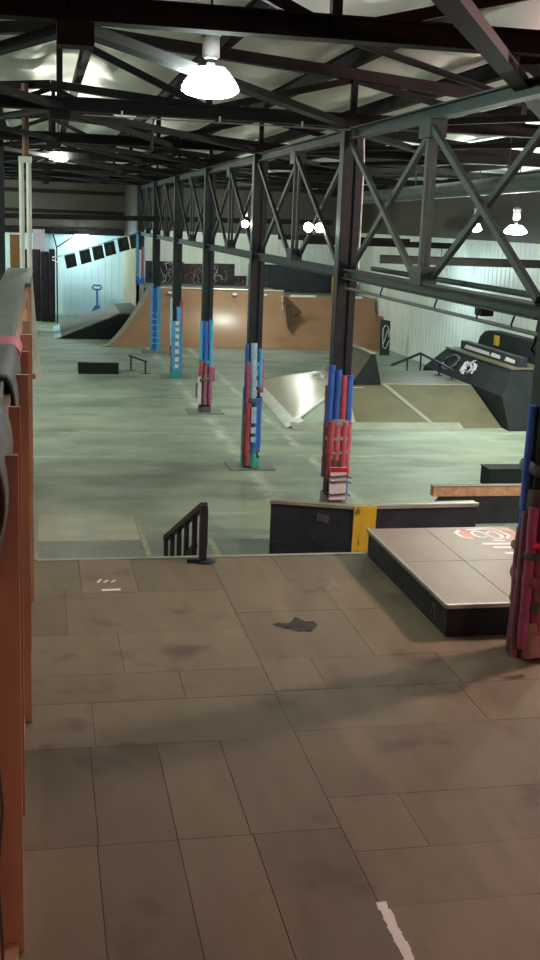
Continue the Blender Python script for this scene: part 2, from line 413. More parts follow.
cl = MB().tube([(1.32, 13.72, 5.55), (1.3, 13.72, 5.42), (1.25, 13.72, 5.38)], .012, 6).tube([(1.3, 13.72, 5.42), (1.3, 13.72, 5.2), (1.22, 13.72, 5.16)], .02, 6).build('pipe_hook', 'rubber')
tag(cl, 'black two-pronged hook hanging from the thin pale conduit left of the lamp', 'hook')
# cross beams further back
cb2 = MB().ibeam((-7.9, 37.6, 4.2), (9.7, 37.6, 4.5), .1, .16).build('cross_beam', 'steel_roof')
tag(cb2, 'long slim dark beam crossing the hall in front of the brown upper wall', 'beam')
for (y, z, xa, lab) in ((26, 3.68, 7.9, 'lowest-looking and nearest'), (32, 3.95, 7.4, 'middle'), (36.5, 3.98, 7.6, 'farthest')):
    o = MB().ibeam((xa, y, z), (12.1, y, z), .12, .2 if y < 30 else .17).build('tie_beam', 'steel_brown')
    tag(o, lab + ' of three dark beams crossing in front of the white right wall', 'beam', 'tie beams by the right wall')

# ------------------------------------------------------------------ columns
def column(Y, z0, ztop, label, noodles, wraps, extra=None, plate=True):
    c = thing('padded_column', (CX, Y, z0), label, 'column', 'steel columns down the hall')
    W, D = .115, .10
    for s in (-1, 1):
        ch = MB(); x = CX + s * W
        ch.box(x - .008, x + .008, Y - D, Y + D, z0, ztop)
        for t in (-1, 1): ch.box(x, x - s * .075, Y + t * D - .008, Y + t * D + .008, z0, ztop)
        ch.build('steel_channel', 'steel_dark', c)
    MB().box(CX - .108, CX + .108, Y - .075, Y - .06, z0, ztop).box(CX - .108, CX + .108, Y + .06, Y + .075, z0, ztop).build('cover_plates', 'steel_dark', c)
    if plate:
        MB().box(CX - .42, CX + .42, Y - .36, Y + .36, z0, z0 + .018).build('base_plate', 'patch_dark', c)
    for (dx, dy, za, zb, rr, m) in noodles:
        n = 7; pts = [(CX + dx + random.uniform(-.006, .006), Y + dy + random.uniform(-.006, .006), z0 + za + (zb - za) * t / n) for t in range(n + 1)]
        MB().tube(pts, rr, 10).build('foam_strip', m, c)
    for (za, h, rx, ry, m) in wraps:
        mb = MB(); n = 18; rings = []
        for zz, g in ((za, .97), (za + h * .3, 1.02), (za + h * .7, 1.0), (za + h, .96)):
            ring = []
            for j in range(n):
                a = 2 * math.pi * j / n; q = (abs(math.cos(a)) ** 4 + abs(math.sin(a)) ** 4) ** -.25
                e = 1 + .03 * math.sin(5 * a + za * 9)
                ring.append((CX + rx * g * q * e * math.cos(a), Y + ry * g * q * e * math.sin(a), z0 + zz + .012 * math.sin(3 * a + za * 7)))
            rings += ring
        fs = [(i * n + j, i * n + (j + 1) % n, (i + 1) * n + (j + 1) % n, (i + 1) * n + j) for i in range(3) for j in range(n)]
        mb.add(rings, fs, 0, True).build('tape_wrap', m, c)
    if extra: extra(c)
    return c

# 0: at the right edge of the deck
def ex0(c):
    MB().tube([(CX - .13, 7.78, 2.05), (CX + .2, 7.76, 2.08), (CX + .3, 7.85, 2.1)], .03, 8).build('tape_strap', 'red_tape', c)
    MB().tube([(CX + .02, 7.74, 2.42), (CX + .2, 7.72, 2.44), (CX + .33, 7.8, 2.5)], .022, 8).build('tape_strap', 'tape', c)
    MB().tube([(CX + .12, 7.72, 1.62), (CX + .2, 7.7, 1.66), (CX + .3, 7.76, 1.7)], .03, 8).build('tape_strap', 'paper', c)
CX0 = CX; CX = 3.86
column(CY[0], DZ, 5.56, 'steel column wrapped in pink, teal and blue foam, at right edge of plywood deck',
       [(-.14, .0, 1.05, 2.03, .04, 'blue'), (-.14, .03, .0, 1.05, .04, 'mauve'), (-.12, -.13, .1, 1.25, .042, 'magenta'), (-.045, -.145, .06, 1.25, .04, 'mauve'), (.0, -.17, .22, 1.95, .05, 'pink'), (.085, -.15, .3, 1.6, .045, 'teal'),
        (.15, -.12, .2, 1.7, .045, 'blue'), (.16, .0, .1, 1.8, .045, 'blue'), (-.15, -.06, .0, 1.2, .036, 'mauve'), (.05, -.15, .3, 1.2, .04, 'teal')],
       [(.0, .26, .14, .15, 'dark_tape'), (.02, .30, .12, .205, 'tan_tape'), (.40, .1, .15, .19, 'dark_tape'), (.62, .09, .17, .195, 'mauve'), (.84, .06, .17, .205, 'dark_tape'), (1.18, .2, .15, .16, 'dark_tape'), (1.50, .09, .16, .20, 'dark_tape')], ex0, plate=False)
CX = CX0
# 1
def ex1(c):
    MB().tube([(CX + .14, CY[1] - .1, 3.7), (CX + .14, CY[1] - .1, 5.2), (CX + .12, CY[1] - .1, 5.5)], .012, 6).build('white_cable', 'pipe_white', c)
    y = CY[1]
    pl = MB().box(CX - .12, CX + .1, y - .235, y - .215, .93, 1.36).build('sign_board', 'paper', c)
    MB().box(CX - .12, CX + .1, y - .24, y - .236, 1.30, 1.36).build('red_band', 'red_tape', pl)
    for z in (1.0, 1.17, 1.24):
        MB().tube([(CX - .16, y - .2, z + .03), (CX - .1, y - .26, z), (CX + .1, y - .26, z + .02), (CX + .17, y - .2, z - .03)], .012, 6).build('wire', 'dark_tape', c)
column(CY[1], 0, 5.56, 'dark steel column padded in blue and red strips, standing behind the yellow-striped ledge',
       [(-.135, -.11, 1.9, 2.68, .045, 'blue'), (-.05, -.13, 1.95, 2.62, .045, 'blue'), (.025, -.14, 1.0, 2.55, .042, 'red'), (.105, -.12, 1.95, 2.55, .048, 'blue'), (-.15, -.03, 1.2, 2.4, .04, 'mauve'),
        (-.11, -.14, 1.2, 1.95, .05, 'red'), (-.03, -.15, 1.45, 1.95, .045, 'pink'), (.05, -.16, 1.3, 1.95, .045, 'red'), (.12, -.13, 1.2, 1.95, .045, 'pink'), (.15, 0, .9, 2.4, .04, 'blue'), (-.05, -.13, .5, 1.4, .06, 'mauve')],
       [(1.88, .1, .165, .19, 'tape'), (1.7, .05, .165, .195, 'tape'), (1.52, .05, .165, .195, 'tape'), (1.38, .09, .165, .19, 'dark_tape'), (.7, .28, .165, .19, 'tape')], ex1, plate=False)
# 2
def marks(c, zs, y, m='pale_blue', x=0., w=.045):
    for z, h in zs:
        MB().box(CX + x - w, CX + x + w, y - .2, y - .185, z, z + h).build('white_mark', m, c)
column(CY[2], 0, 5.56, 'dark steel column in blue and magenta padding, left of the bright steel-edged hip bank',
       [(-.13, -.10, 1.0, 2.28, .045, 'blue'), (-.02, -.14, 1.3, 2.3, .06, 'pale_blue'), (.1, -.12, 1.5, 2.2, .045, 'light_blue'), (.13, -.08, 1.4, 2.0, .06, 'magenta'), (-.11, -.13, 1.2, 1.95, .05, 'magenta'),
        (-.09, -.14, .05, 1.2, .06, 'red'), (.03, -.15, .3, 1.3, .06, 'blue'), (.11, -.12, .35, 1.3, .05, 'blue'), (-.16, -.04, .2, 1.5, .03, 'pale_blue'), (.02, -.14, .02, .45, .065, 'teal')],
       [(1.88, .08, .16, .18, 'light_blue'), (1.22, .09, .17, .19, 'dark_tape'), (.3, .07, .165, .2, 'dark_tape'), (.04, .16, .165, .18, 'teal')],
       lambda c: marks(c, ((1.72, .12), (1.52, .13), (1.34, .13), (.85, .3), (.66, .12), (.5, .1)), CY[2] - .02))
# 3
column(CY[3], 0, 5.56, 'dark steel column with blue upper padding and shredded red padding on its lower half',
       [(-.13, -.11, 1.25, 2.15, .045, 'light_blue'), (-.03, -.14, 1.2, 2.15, .055, 'blue'), (.09, -.13, 1.1, 2.18, .055, 'light_blue'), (-.12, -.12, .85, 1.2, .055, 'red'), (-.02, -.15, .2, 1.2, .05, 'mauve'), (.09, -.13, .2, 1.1, .055, 'magenta'),
        (.17, -.08, .75, 1.05, .05, 'mauve'), (-.14, -.1, .2, .85, .05, 'paper'), (-.2, -.03, .35, .7, .03, 'mauve')],
       [(1.18, .06, .165, .185, 'teal'), (.75, .08, .17, .19, 'dark_tape'), (.0, .14, .15, .17, 'dark_tape')])
# 4
column(CY[4], 0, 5.56, 'dark steel column in light blue padding with a vertical row of white marks',
       [(-.15, -.08, .9, 2.25, .035, 'pale_blue'), (-.06, -.13, .2, 1.6, .07, 'light_blue'), (.06, -.13, .2, 2.0, .07, 'light_blue'), (.13, -.1, 1.3, 2.15, .045, 'pink'), (-.16, -.06, .6, 1.1, .035, 'pink'), (.14, -.05, .15, 1.4, .045, 'light_blue')],
       [(.0, .2, .165, .18, 'teal'), (1.35, .06, .165, .2, 'light_blue')],
       lambda c: marks(c, ((1.5, .1), (1.32, .1), (1.12, .12), (.9, .13), (.68, .13), (.46, .12), (.28, .1)), CY[4] - .02, 'paper', .01, .05))
# 5
column(CY[5], 0, 5.56, 'dark steel column in plain speckled blue padding at foot of the brown quarter pipe',
       [(-.13, -.1, .05, 2.3, .05, 'light_blue'), (-.03, -.13, .05, 2.15, .06, 'blue'), (.08, -.13, .05, 2.2, .06, 'light_blue'), (.14, -.04, .1, 2.1, .045, 'light_blue')],
       [(z, .035, .165, .185, 'pale_blue') for z in (.3, .5, .7, .9, 1.1, 1.3)] + [(0, .1, .165, .185, 'tape')])
# 6
column(CY[6], 1.925, 5.56, 'blue and pink padded column on the platform behind the left end of the quarter pipe',
       [(-.13, -.1, .1, 1.9, .05, 'light_blue'), (-.03, -.13, .1, 1.3, .06, 'pale_blue'), (.08, -.13, .3, 1.4, .06, 'pink'), (.14, -.05, .1, 1.9, .045, 'pale_blue')],
       [(0, .3, .17, .19, 'blue')], plate=False)
nt_ = thing('trash_bin', (4.25, 42.4, 1.925), 'small black bin on the ramp platform beside the far padded column', 'bin')
MB().lathe([(.0, .0), (.17, .0), (.22, .5), (.23, .5), (.23, .53), (.2, .53), (.16, .06), (0, .06)], (4.25, 42.4, 1.925), 18).build('bin_body', 'rubber', nt_)

# ------------------------------------------------------------------ plywood deck in the foreground
dk = thing('plywood_deck', (1.5, 7, 0), 'large worn brown plywood deck filling the foreground', 'platform')
MB().box(-.75, 9.2, 2.4, 10.77, .02, DZ - .022).build('deck_frame', 'seam', dk)
cells = []
lrows = [2.4, 3.1, 4.3, 5.52, 6.69, 7.37, 7.87, 8.71, 9.73, 10.78]
lcols = {0: [-.75, .28, 1.65], 1: [-.75, .28, .70, 1.65], 2: [-.75, .28, .72, 1.14, 1.65], 3: [-.75, .29, .72, 1.13, 1.65], 4: [-.75, .33, 1.65], 5: [-.75, 1.0, 1.65], 6: [-.75, .6, 1.65], 7: [-.75, .2, 1.65], 8: [-.75, .35, .86, 1.65]}
for i in range(9):
    cs = lcols[i]
    for a, b in zip(cs, cs[1:]): cells.append((a, b, lrows[i], lrows[i + 1]))
rrows = [2.4, 3.5, 4.76, 5.27, 5.86, 6.77, 7.42, 8.02, 9.1, 9.9, 10.78]
rcols = [[1.65, 2.9, 4.2, 9.2], [1.65, 2.5, 3.8, 9.2], [1.65, 3.0, 9.2], [1.65, 2.09, 3.3, 5, 9.2], [1.65, 4.0, 9.2], [1.65, 3.05, 4.5, 9.2], [1.65, 2.06, 3.1, 9.2], [1.65, 2.59, 4, 9.2], [1.65, 2.59, 3.25, 9.2], [1.65, 2.3, 3.25, 9.2]]
for i in range(10):
    for a, b in zip(rcols[i], rcols[i][1:]): cells.append((a, b, rrows[i], rrows[i + 1]))
mb = MB(); g = .0018
for (a, b, c_, d_) in cells:
    mb.box(a + g, b - g, c_ + g, d_ - g, DZ - .02, DZ + random.uniform(-.0012, .0012), random.choice((0, 0, 1, 2, 3)))
mb.build('plywood_sheets', ['ply0', 'ply1', 'ply2', 'ply3'], dk)
MB().box(-.1, 9.2, 10.77, 10.8, .02, DZ - .001).build('deck_face', 'black_paint', dk)
MB().box(-.05, 3.3, 10.74, 10.805, DZ, DZ + .006).build('steel_lip', 'grey_ply', dk)
t_ = MB()
for k in range(12):
    y0 = 4.02 + k * .065
    t_.add([(1.635 + random.uniform(-.006, .006), y0, DZ + .003), (1.69 + random.uniform(-.008, .008), y0, DZ + .003), (1.69 + random.uniform(-.008, .008), y0 + .066, DZ + .003), (1.635 + random.uniform(-.006, .006), y0 + .066, DZ + .003)], [(0, 1, 2, 3)])
t_.build('white_tape', 'white', dk)
pm = MB().box(.53, .7, 9.78, 9.83, DZ + .001, DZ + .004)
pm.build('white_scuff', 'white', dk); pm = MB()
for x in (.5, .56, .63): pm.beam((x, 10.02, DZ + .003), (x + .04, 10.12 - .03 * (x > .55), DZ + .003), .02, .002)
pm.build('scuff_strokes', 'white', dk)
st = MB(); n = 22; c0 = (2.12, 8.74)
ring = [(c0[0] + (.16 + .09 * noise.noise(V((math.cos(2 * math.pi * j / n) * 2, math.sin(2 * math.pi * j / n) * 2, 1)))) * math.cos(2 * math.pi * j / n) * 1.1, c0[1] + (.13 + .14 * noise.noise(V((math.cos(2 * math.pi * j / n) * 3, math.sin(2 * math.pi * j / n) * 3, 5)))) * math.sin(2 * math.pi * j / n), DZ + .003) for j in range(n)]
st.add(ring, [list(range(n))]).build('dark_stain', 'stain', dk)

# manual pad on the deck
mp_ = thing('manual_pad', (4.05, 9.5, DZ), 'low black-sided box with glossy plywood top and graffiti on the deck at right', 'skate box')
x0, x1, y0, y1, zt = 3.29, 4.83, 8.34, 10.7, 1.385
MB().box(x0 + .01, x1 + .9, y0 + .01, y1 - .4, DZ + .002, zt - .02).box(x0 + .01, x1 - .01, y1 - .4, y1 - .01, DZ + .002, zt - .02).build('box_sides', 'black_paint', mp_, .004)
tp = MB()
for a, b, c_, d_ in ((x0, 3.9, y0, 9.55), (x0, 3.9, 9.557, y1), (3.907, x1 + .9, y0, 9.55), (3.907, x1, 9.557, y1), (x1 + .007, x1 + .9, 9.557, y1 - .4)): tp.box(a, b, c_, d_, zt - .02, zt)
tp.build('plywood_top', 'pad_top', mp_)
MB().box(x0, x1 + .9, y0 - .012, y0 + .02, zt - .03, zt + .006).build('steel_edge', 'steel', mp_, .004)
MB().box(x0 - .012, x0 + .02, y0, y1, zt - .03, zt + .005).build('side_edge', 'grey_ply', mp_, .004)
# graffiti on the top: an emblem and slanted strokes
def ribbon(mb, pts, w, z, close=False):
    P_ = [V((p[0], p[1], 0)) for p in pts]; L_ = []
    for i, p in enumerate(P_):
        a = P_[(i - 1) % len(P_)] if close or i else p; b = P_[(i + 1) % len(P_)] if close or i < len(P_) - 1 else p
        t = (b - a).normalized(); n_ = V((-t.y, t.x, 0)) * w / 2
        L_ += [(p.x + n_.x, p.y + n_.y, z), (p.x - n_.x, p.y - n_.y, z)]
    k = len(P_); mb.add(L_, [(2 * i, 2 * i + 1, (2 * i + 3) % (2 * k), (2 * i + 2) % (2 * k)) for i in range(k if close else k - 1)])
gr = MB()
for cx_, cy_, rx, ry in ((4.40, 10.42, .07, .12), (4.55, 10.38, .07, .13)):
    ribbon(gr, [(cx_ + rx * math.cos(a * .5236), cy_ + ry * math.sin(a * .5236)) for a in range(12)], .04, zt + .003, True)
ribbon(gr, [(4.24, 10.58), (4.17, 10.48), (4.18, 10.32), (4.27, 10.25)], .05, zt + .0035)
ribbon(gr, [(4.32, 10.58), (4.5, 10.61), (4.66, 10.52), (4.70, 10.36), (4.62, 10.22)], .04, zt + .004)
ribbon(gr, [(4.45, 10.2), (4.58, 10.17)], .05, zt + .003)
gr.build('emblem_graffiti', 'white', mp_)
gr = MB()
for y_, xa, xb in ((10.05, 4.3, 4.8), (9.92, 4.36, 4.8), (9.72, 4.40, 4.8), (9.62, 4.46, 4.78), (9.35, 4.52, 4.62)):
    ribbon(gr, [(xa, y_ + .03), (xb, y_ - .0)], .07, zt + .003)
gr.build('stripe_graffiti', 'white', mp_)
gr = MB()
ribbon(gr, [(4.28, 10.55), (4.24, 10.42), (4.28, 10.3)], .12, zt + .002)
ribbon(gr, [(4.60, 10.62), (4.77, 10.5), (4.76, 10.3), (4.68, 10.14)], .05, zt + .002)
gr.build('red_graffiti', 'red_paint', mp_)
gr = MB()
for a, b in (((8.72, 1.16), (8.66, 1.3)), ((8.66, 1.3), (8.6, 1.16))):
    gr.beam((x0 + .007, a[0], a[1]), (x0 + .007, b[0], b[1]), .004, .015, up=(1, 0, 0))
gr.build('chalk_mark', 'tape', mp_)

# ------------------------------------------------------------------ ledge with yellow stripe
lg = thing('skate_ledge', (4.2, 13.6, 0), 'black angled ledge with a yellow corner stripe just past the deck edge', 'ledge')
ft = [(2.93, 13.86), (3.94, 13.5), (5.66, 13.56)]; bk = [(5.66, 13.70), (3.93, 13.60), (2.97, 13.94)]
lz = .86
def seg(a, b, c_, d_, z0, z1): return [(a[0], a[1], z0), (b[0], b[1], z0), (c_[0], c_[1], z0), (d_[0], d_[1], z0)], [(a[0], a[1], z1), (b[0], b[1], z1), (c_[0], c_[1], z1), (d_[0], d_[1], z1)]
m1 = MB(); m1.hexa(*seg(ft[0], ft[1], bk[1], bk[2], .0, lz)); m1.build('ledge_body', 'black_paint', lg)
m1 = MB(); m1.hexa(*seg(ft[1], ft[2], bk[0], bk[1], .0, lz)); m1.build('ledge_body', 'black_paint', lg)
m1 = MB(); m1.hexa(*seg((2.91, 13.84), (3.945, 13.47), bk[1], (2.96, 13.95), lz, .9)); m1.build('ledge_top', 'grey_ply', lg)
m1 = MB(); m1.hexa(*seg((3.945, 13.47), (5.67, 13.53), (5.67, 13.73), bk[1], lz, .9)); m1.build('ledge_top', 'grey_ply', lg)
MB().beam((4.3, 13.52, .905), (5.67, 13.53, .905), .03, .02).build('steel_edge', 'steel', lg)
m1 = MB(); m1.hexa([(3.945, 13.485, .02), (4.25, 13.495, .02), (4.25, 13.52, .02), (3.945, 13.52, .02)], [(3.945, 13.46, .902), (4.25, 13.47, .902), (4.25, 13.52, .902), (3.945, 13.52, .902)]); m1.build('yellow_stripe', 'yellow', lg)
m1 = MB()
for dx, dz, wd in ((3.52, .74, .02), (3.57, .73, .03), (3.62, .72, .03)): m1.box(dx - wd, dx + wd, 13.86 - (dx - 2.93) * .357 - .012, 13.86 - (dx - 2.93) * .357 - .004, dz - .07, dz + .03)
m1.build('faded_stencil', 'dark_tape', lg)

# bench with chipboard edge
bn = thing('box_bench', (6.6, 15.9, 0), 'flat bench with a raw orange chipboard edge behind the ledge', 'skate box')
MB().box(5.84, 7.9, 15.72, 15.86, .45, .6).build('chipboard_slab', 'osb', bn, .004)
MB().box(5.84, 7.9, 15.715, 15.865, .602, .612).build('bench_top', 'bank_ply', bn)
MB().prism([(15.76, 0), (15.74, .45), (15.85, .45), (16.5, 0)], 'x', 6.0, 7.88).build('bench_base', 'black_paint', bn)
sb = thing('low_box', (7.9, 18.2, 0), 'small dark box on the floor beyond the chipboard-edged bench', 'skate box')
MB().box(7.74, 8.9, 18.1, 18.5, 0, .32).build('box_sides', 'dark_skin', sb, .006); MB().box(7.73, 8.91, 18.09, 18.51, .32, .34).build('box_top', 'dark_skin', sb)

# ------------------------------------------------------------------ handrail by the deck edge
hr = thing('grind_rail', (1.58, 10.65, DZ), 'black slatted handrail descending from the deck edge toward the floor', 'handrail')
ax, ay, az = 1.57, 10.64, 1.68; bx, by, bz = 1.47, 13.0, .66
MB().beam((ax, ay - .03, az), (bx, by, bz), .07, .06).build('top_rail', 'black_paint', hr)
MB().beam((ax - .005, ay + .5, az - .57), (bx, by, bz - .55), .05, .05).build('bottom_rail', 'black_paint', hr)
MB().box(ax - .035, ax + .035, ay - .05, ay + .02, DZ + .012, az).build('end_post', 'black_paint', hr)
MB().box(ax - .01, ax + .045, ay - .02, ay + .2, DZ + .14, az - .05).build('side_board', 'black_paint', hr)
for k in range(1, 6):
    t = k / 5; x = ax + (bx - ax) * t; y = ay + (by - ay) * t; z = az + (bz - az) * t
    zb = z - .57 if t < 1 else 0
    MB().box(x - .025, x + .025, y - .03, y + .03, max(zb, .0), z).build('baluster', 'black_paint', hr)
bp_ = MB().lathe([(0, .0), (.11, .0), (.12, .008), (.06, .014), (0, .014)], (ax + .02, ay - .02, DZ + .001), 14).build('base_plate', 'steel_dark', hr)
MB().box(ax - .16, ax - .03, ay - .08, ay - .02, DZ + .002, DZ + .04).build('foot_bracket', 'steel_dark', hr)

# ------------------------------------------------------------------ half wall along the left edge
hw = thing('half_wall', (-.2, 11, 0), 'tall red-brown timber-framed half wall along the left edge, with grey cap', 'half wall')
for a, b, z0 in ((2.4, 4.85, DZ), (4.86, 7.3, DZ), (7.31, 9.74, DZ), (9.75, 12.2, 0), (12.21, 14.6, 0), (14.61, 17.2, 0), (17.21, 19.98, 0)):
    MB().box(-.24, -.215, a, b, max(z0, .01) + .01 if b < 10.78 else (DZ + .01 if a < 10.7 else .01), 3.45).build('plywood_sheet', 'sheet_ply', hw)
for k in range(13):
    y = 4.66 + k * 1.22; z0 = DZ + .005 if y < 10.7 else .005
    xo = (-.095, -.105, -.075, -.085, -.07)[k % 5] if k < 6 else -.135
    MB().box(-.214, xo, y, y + .045, z0, 3.44).build('stud', 'stud' if k % 2 else 'stud_pale', hw)
MB().box(-.213, -.12, 2.4, 10.7, DZ + .003, DZ + .05).build('bottom_plate', 'stud_pale', hw)
MB().box(-.213, -.165, 2.4, 19.98, 3.36, 3.445).build('top_plate', 'stud', hw)
MB().box(-.24, -.14, 19.92, 19.99, .0, 3.45).build('end_post', 'stud', hw)
for a, b in ((2.4, 5.2), (5.21, 8.6), (8.61, 12.1), (12.11, 15.6), (15.61, 20.0)):
    MB().box(-.54, -.12 if a > 15 else -.20, a, b, 3.45, 3.50 + .008 * (int(a) % 3)).build('cap_board', 'cap', hw, .008)
MB().box(-.56, -.535, 2.4, 19.98, .0, 3.45).build('rear_sheet', 'sheet_ply', hw)
# torn vinyl padding draped over the cap
def flap(name, m, y0, y1, drop, seed):
    nu, nv = 10, 12; vs = []; fs = []
    for i in range(nu + 1):
        u = i / nu; y = y0 + (y1 - y0) * u
        for j in range(nv + 1):
            v = j / nv; wv = noise.noise(V((u * 3, v * 3, seed)))
            dz = drop * (.75 + .35 * noise.noise(V((u * 4, 0, seed))) + .25 * math.sin(u * 3.1))
            if v < .35: t = v / .35; p = (-.42 + t * .25, y, 3.53 + .012 * wv)
            else:
                t = (v - .35) / .65; p = (-.168 + .035 * math.sin(math.pi * min(1, t * 1.2)) + .012 * wv - .005 * t, y + .04 * wv, 3.515 - t * dz)
            vs.append(p)
    for i in range(nu):
        for j in range(nv):
            a = i * (nv + 1) + j; fs.append((a, a + 1, a + nv + 2, a + nv + 1))
    o = MB().add(vs, fs, 0, True).build(name, m, hw)
    md = o.modifiers.new('solid', 'SOLIDIFY'); md.thickness = .02
    return o
flap('torn_padding', 'vinyl', 4.3, 5.4, .55, 1.3); flap('torn_padding', 'vinyl', 6.3, 8.0, .5, 4.1); flap('torn_padding', 'pink', 8.05, 8.5, .2, 7.7)
cbw = MB().tube([(-.19, 4.35, 2.3), (-.17, 4.36, 2.0), (-.195, 4.37, 1.7), (-.18, 4.38, 1.3), (-.19, 4.4, 1.13)], .008, 6).build('loose_cable', 'dark_tape', hw)

MB().beam((-.175, 19.3, 3.52), (-.04, 19.3, 1.66), .085, .06, up=(0, 1, 0)).build('white_board', 'white', hw)
MB().box(-.14, -.05, 19.335, 19.37, 1.68, 1.76).build('board_cleat', 'stud', hw)

# standpipe rising from the wall end
sp1 = thing('standpipe', (-.22, 19.85, 3.515), 'tall twin pipe at half-wall end, white below and rusty brown above', 'pipe')
MB().tube([(-.29, 19.85, 3.515), (-.29, 19.85, 5.3)], .045, 10).build('white_pipe', 'pipe_white', sp1)
MB().tube([(-.17, 19.85, 3.515), (-.17, 19.85, 5.3)], .045, 10).build('white_pipe', 'pipe_white', sp1)
MB().tube([(-.22, 19.87, 5.3), (-.22, 19.87, 6.5)], .06, 10).build('brown_pipe', 'pipe_brown', sp1)
MB().box(-.34, -.12, 19.79, 19.93, 5.24, 5.34).build('coupling', 'pipe_white', sp1)
bp2 = MB().ibeam((-.80, 22.4, 0), (-.80, 22.4, 6.45), .3, .26).build('steel_post', 'steel_dark')
tag(bp2, 'dark steel post behind the half wall at the extreme left edge', 'post')

# ------------------------------------------------------------------ far left: mats, boards, pallet jack, bunting
cm = thing('crash_mats', (.1, 48.8, 0), 'tall stack of dark purple-black mats standing by the pale blue wall', 'mats')
for k, (xa, xb, ya, h) in enumerate(((-.62, .03, 48.5, 2.95), (.035, .37, 48.2, 2.88), (.375, .62, 48.0, 3.0))):
    MB().hexa([(xa, ya, 0), (xb, ya, 0), (xb, ya + .9, 0), (xa, ya + .9, 0)], [(xa, ya + .15, h), (xb, ya + .15, h), (xb, ya + .8, h), (xa, ya + .8, h)]).build('mat', 'mat_dark', cm, .05)
lb = MB().box(-.3, .22, 51.2, 51.3, 0, 3.75).build('lilac_board', 'lilac', None, .01)
tag(lb, 'pale lilac board standing upright behind the dark mats', 'board')
ow = MB().box(-1.12, -.76, 45.0, 45.2, 0, 3.6).build('timber_post', 'orange_wood', None, .01)
tag(ow, 'orange-brown timber post seen between the left-edge post and white standpipe', 'post')
bs = thing('wire_stand', (.42, 47.4, 0), 'thin black frame with a small white bracket beside the dark mats', 'stand')
MB().tube([(.70, 47.6, 0), (.68, 47.6, 3.1), (.5, 47.6, 3.75)], .03, 8).build('pole', 'rubber', bs)
MB().tube([(.5, 47.5, 2.7), (.85, 47.4, 2.75), (1.2, 47.4, 2.55), (.75, 47.45, 2.5), (.5, 47.5, 2.6)], .025, 8).build('bracket', 'white', bs)
pj = thing('pallet_jack', (2.5, 51.3, 0), 'blue pallet jack parked against the pale blue wall', 'pallet jack')
MB().tube([(2.5, 51.1, .3), (2.5, 51.35, 1.2)], .045, 10).build('handle_shaft', 'jack', pj)
MB().tube([(2.36, 51.36, 1.2), (2.3, 51.38, 1.28), (2.34, 51.4, 1.38), (2.66, 51.4, 1.38), (2.7, 51.38, 1.28), (2.64, 51.36, 1.2), (2.36, 51.36, 1.2)], .04, 8).build('handle_loop', 'jack', pj)
MB().hexa([(2.15, 50.9, .06), (2.85, 50.9, .06), (2.85, 51.4, .06), (2.15, 51.4, .06)], [(2.4, 51.0, .5), (2.6, 51.0, .5), (2.6, 51.3, .5), (2.4, 51.3, .5)]).build('pump_body', 'jack', pj)
for x in (2.26, 2.74):
    MB().beam((x, 50.9, .1), (x, 49.8, .09), .16, .06).build('fork', 'jack', pj)
    MB().tube([(x - .05, 51.2, .09), (x + .05, 51.2, .09)], .09, 12).build('wheel', 'rubber', pj)
# bunting

F = [(1.12, 2.97), (1.68, 3.15), (2.17, 3.31), (2.62, 3.48), (3.14, 3.66), (3.60, 3.80)]
ln = MB().tube([(.55, 44.7, 2.80)] + [(x, 44.7, z) for x, z in F] + [(3.74, 44.93, 3.84)], .012, 6).build('bunting_line', 'rubber')
tag(ln, 'thin sloping cord that the black flags hang from', 'cord')
lab = ['lowest flag, nearest the dark mats', 'second flag up from the dark mats', 'third flag up from the dark mats', 'fourth flag up, over the pallet jack', 'fifth flag up, second from the top', 'topmost flag, nearest the beige wall']
for k, (x, z) in enumerate(F):
    fb = MB(); n = 5; vs = []
    for i in range(n + 1):
        for j in range(n + 1):
            u, v = i / n, j / n
            vs.append((x - .2 + .4 * u + .1 * v + .0, 44.7 + .04 * math.sin(u * 5 + k + v * 2), z - .03 + .12 * (u - .5) - .5 * v))
    fb.add(vs, [(i * (n + 1) + j, (i + 1) * (n + 1) + j, (i + 1) * (n + 1) + j + 1, i * (n + 1) + j + 1) for i in range(n) for j in range(n)], 0, True)
    o = fb.build('bunting_flag', 'flag', None, at=(x, 44.7, z))
    md = o.modifiers.new('solid', 'SOLIDIFY'); md.thickness = .012
    em = MB(); yb_ = 44.62
    for a, b in (((-.06 + .02 * (k % 3), -.2), (.07, -.22 + .03 * (k % 2))), ((-.03, -.3), (.08 - .03 * (k % 2), -.31))):
        em.beam((x + a[0] + .04, yb_, z + a[1]), (x + b[0] + .04, yb_, z + b[1]),   .01, .02, up=(0, 1, 0))
    em.build('flag_emblem', 'tape', o)
    tag(o, 'square black flag on the sloping cord, ' + lab[k], 'flag', 'bunting flags')
sc_ = MB().tube([(.72, 47.9, 3.12), (1.72, 51.6, 3.66)], .03, 6).build('stay_cable', 'rubber')
tag(sc_, 'black stay cable rising from the mats toward the small wall light', 'cable')

# ------------------------------------------------------------------ dark side wedge and platform at left
wr = thing('bank_ramp', (2.2, 42, 0), 'grey bank ramp with dark side rising toward the quarter pipe at far left', 'ramp')
Yf, Yk = 41.7, 46.2
MB().prism([(.63, 0), (2.88, .93), (3.62, .96), (3.62, 0)], 'y', Yf, Yk).build('ramp_side', 'dark_skin', wr)
MB().hexa([(.6, Yf - .05, .0), (2.88, Yf - .05, .93), (2.88, Yk, .93), (.6, Yk, .0)], [(.6, Yf - .05, .03), (2.88, Yf - .05, .99), (2.88, Yk, .99), (.6, Yk, .03)]).build('ramp_surface', 'ramp_grey', wr)
MB().hexa([(2.88, Yf - .05, .93), (3.63, Yf - .05, .96), (3.63, Yk, .96), (2.88, Yk, .93)], [(2.88, Yf - .05, .99), (3.63, Yf - .05, 1.02), (3.63, Yk, 1.02), (2.88, Yk, .99)]).build('ramp_top', 'ramp_grey', wr)
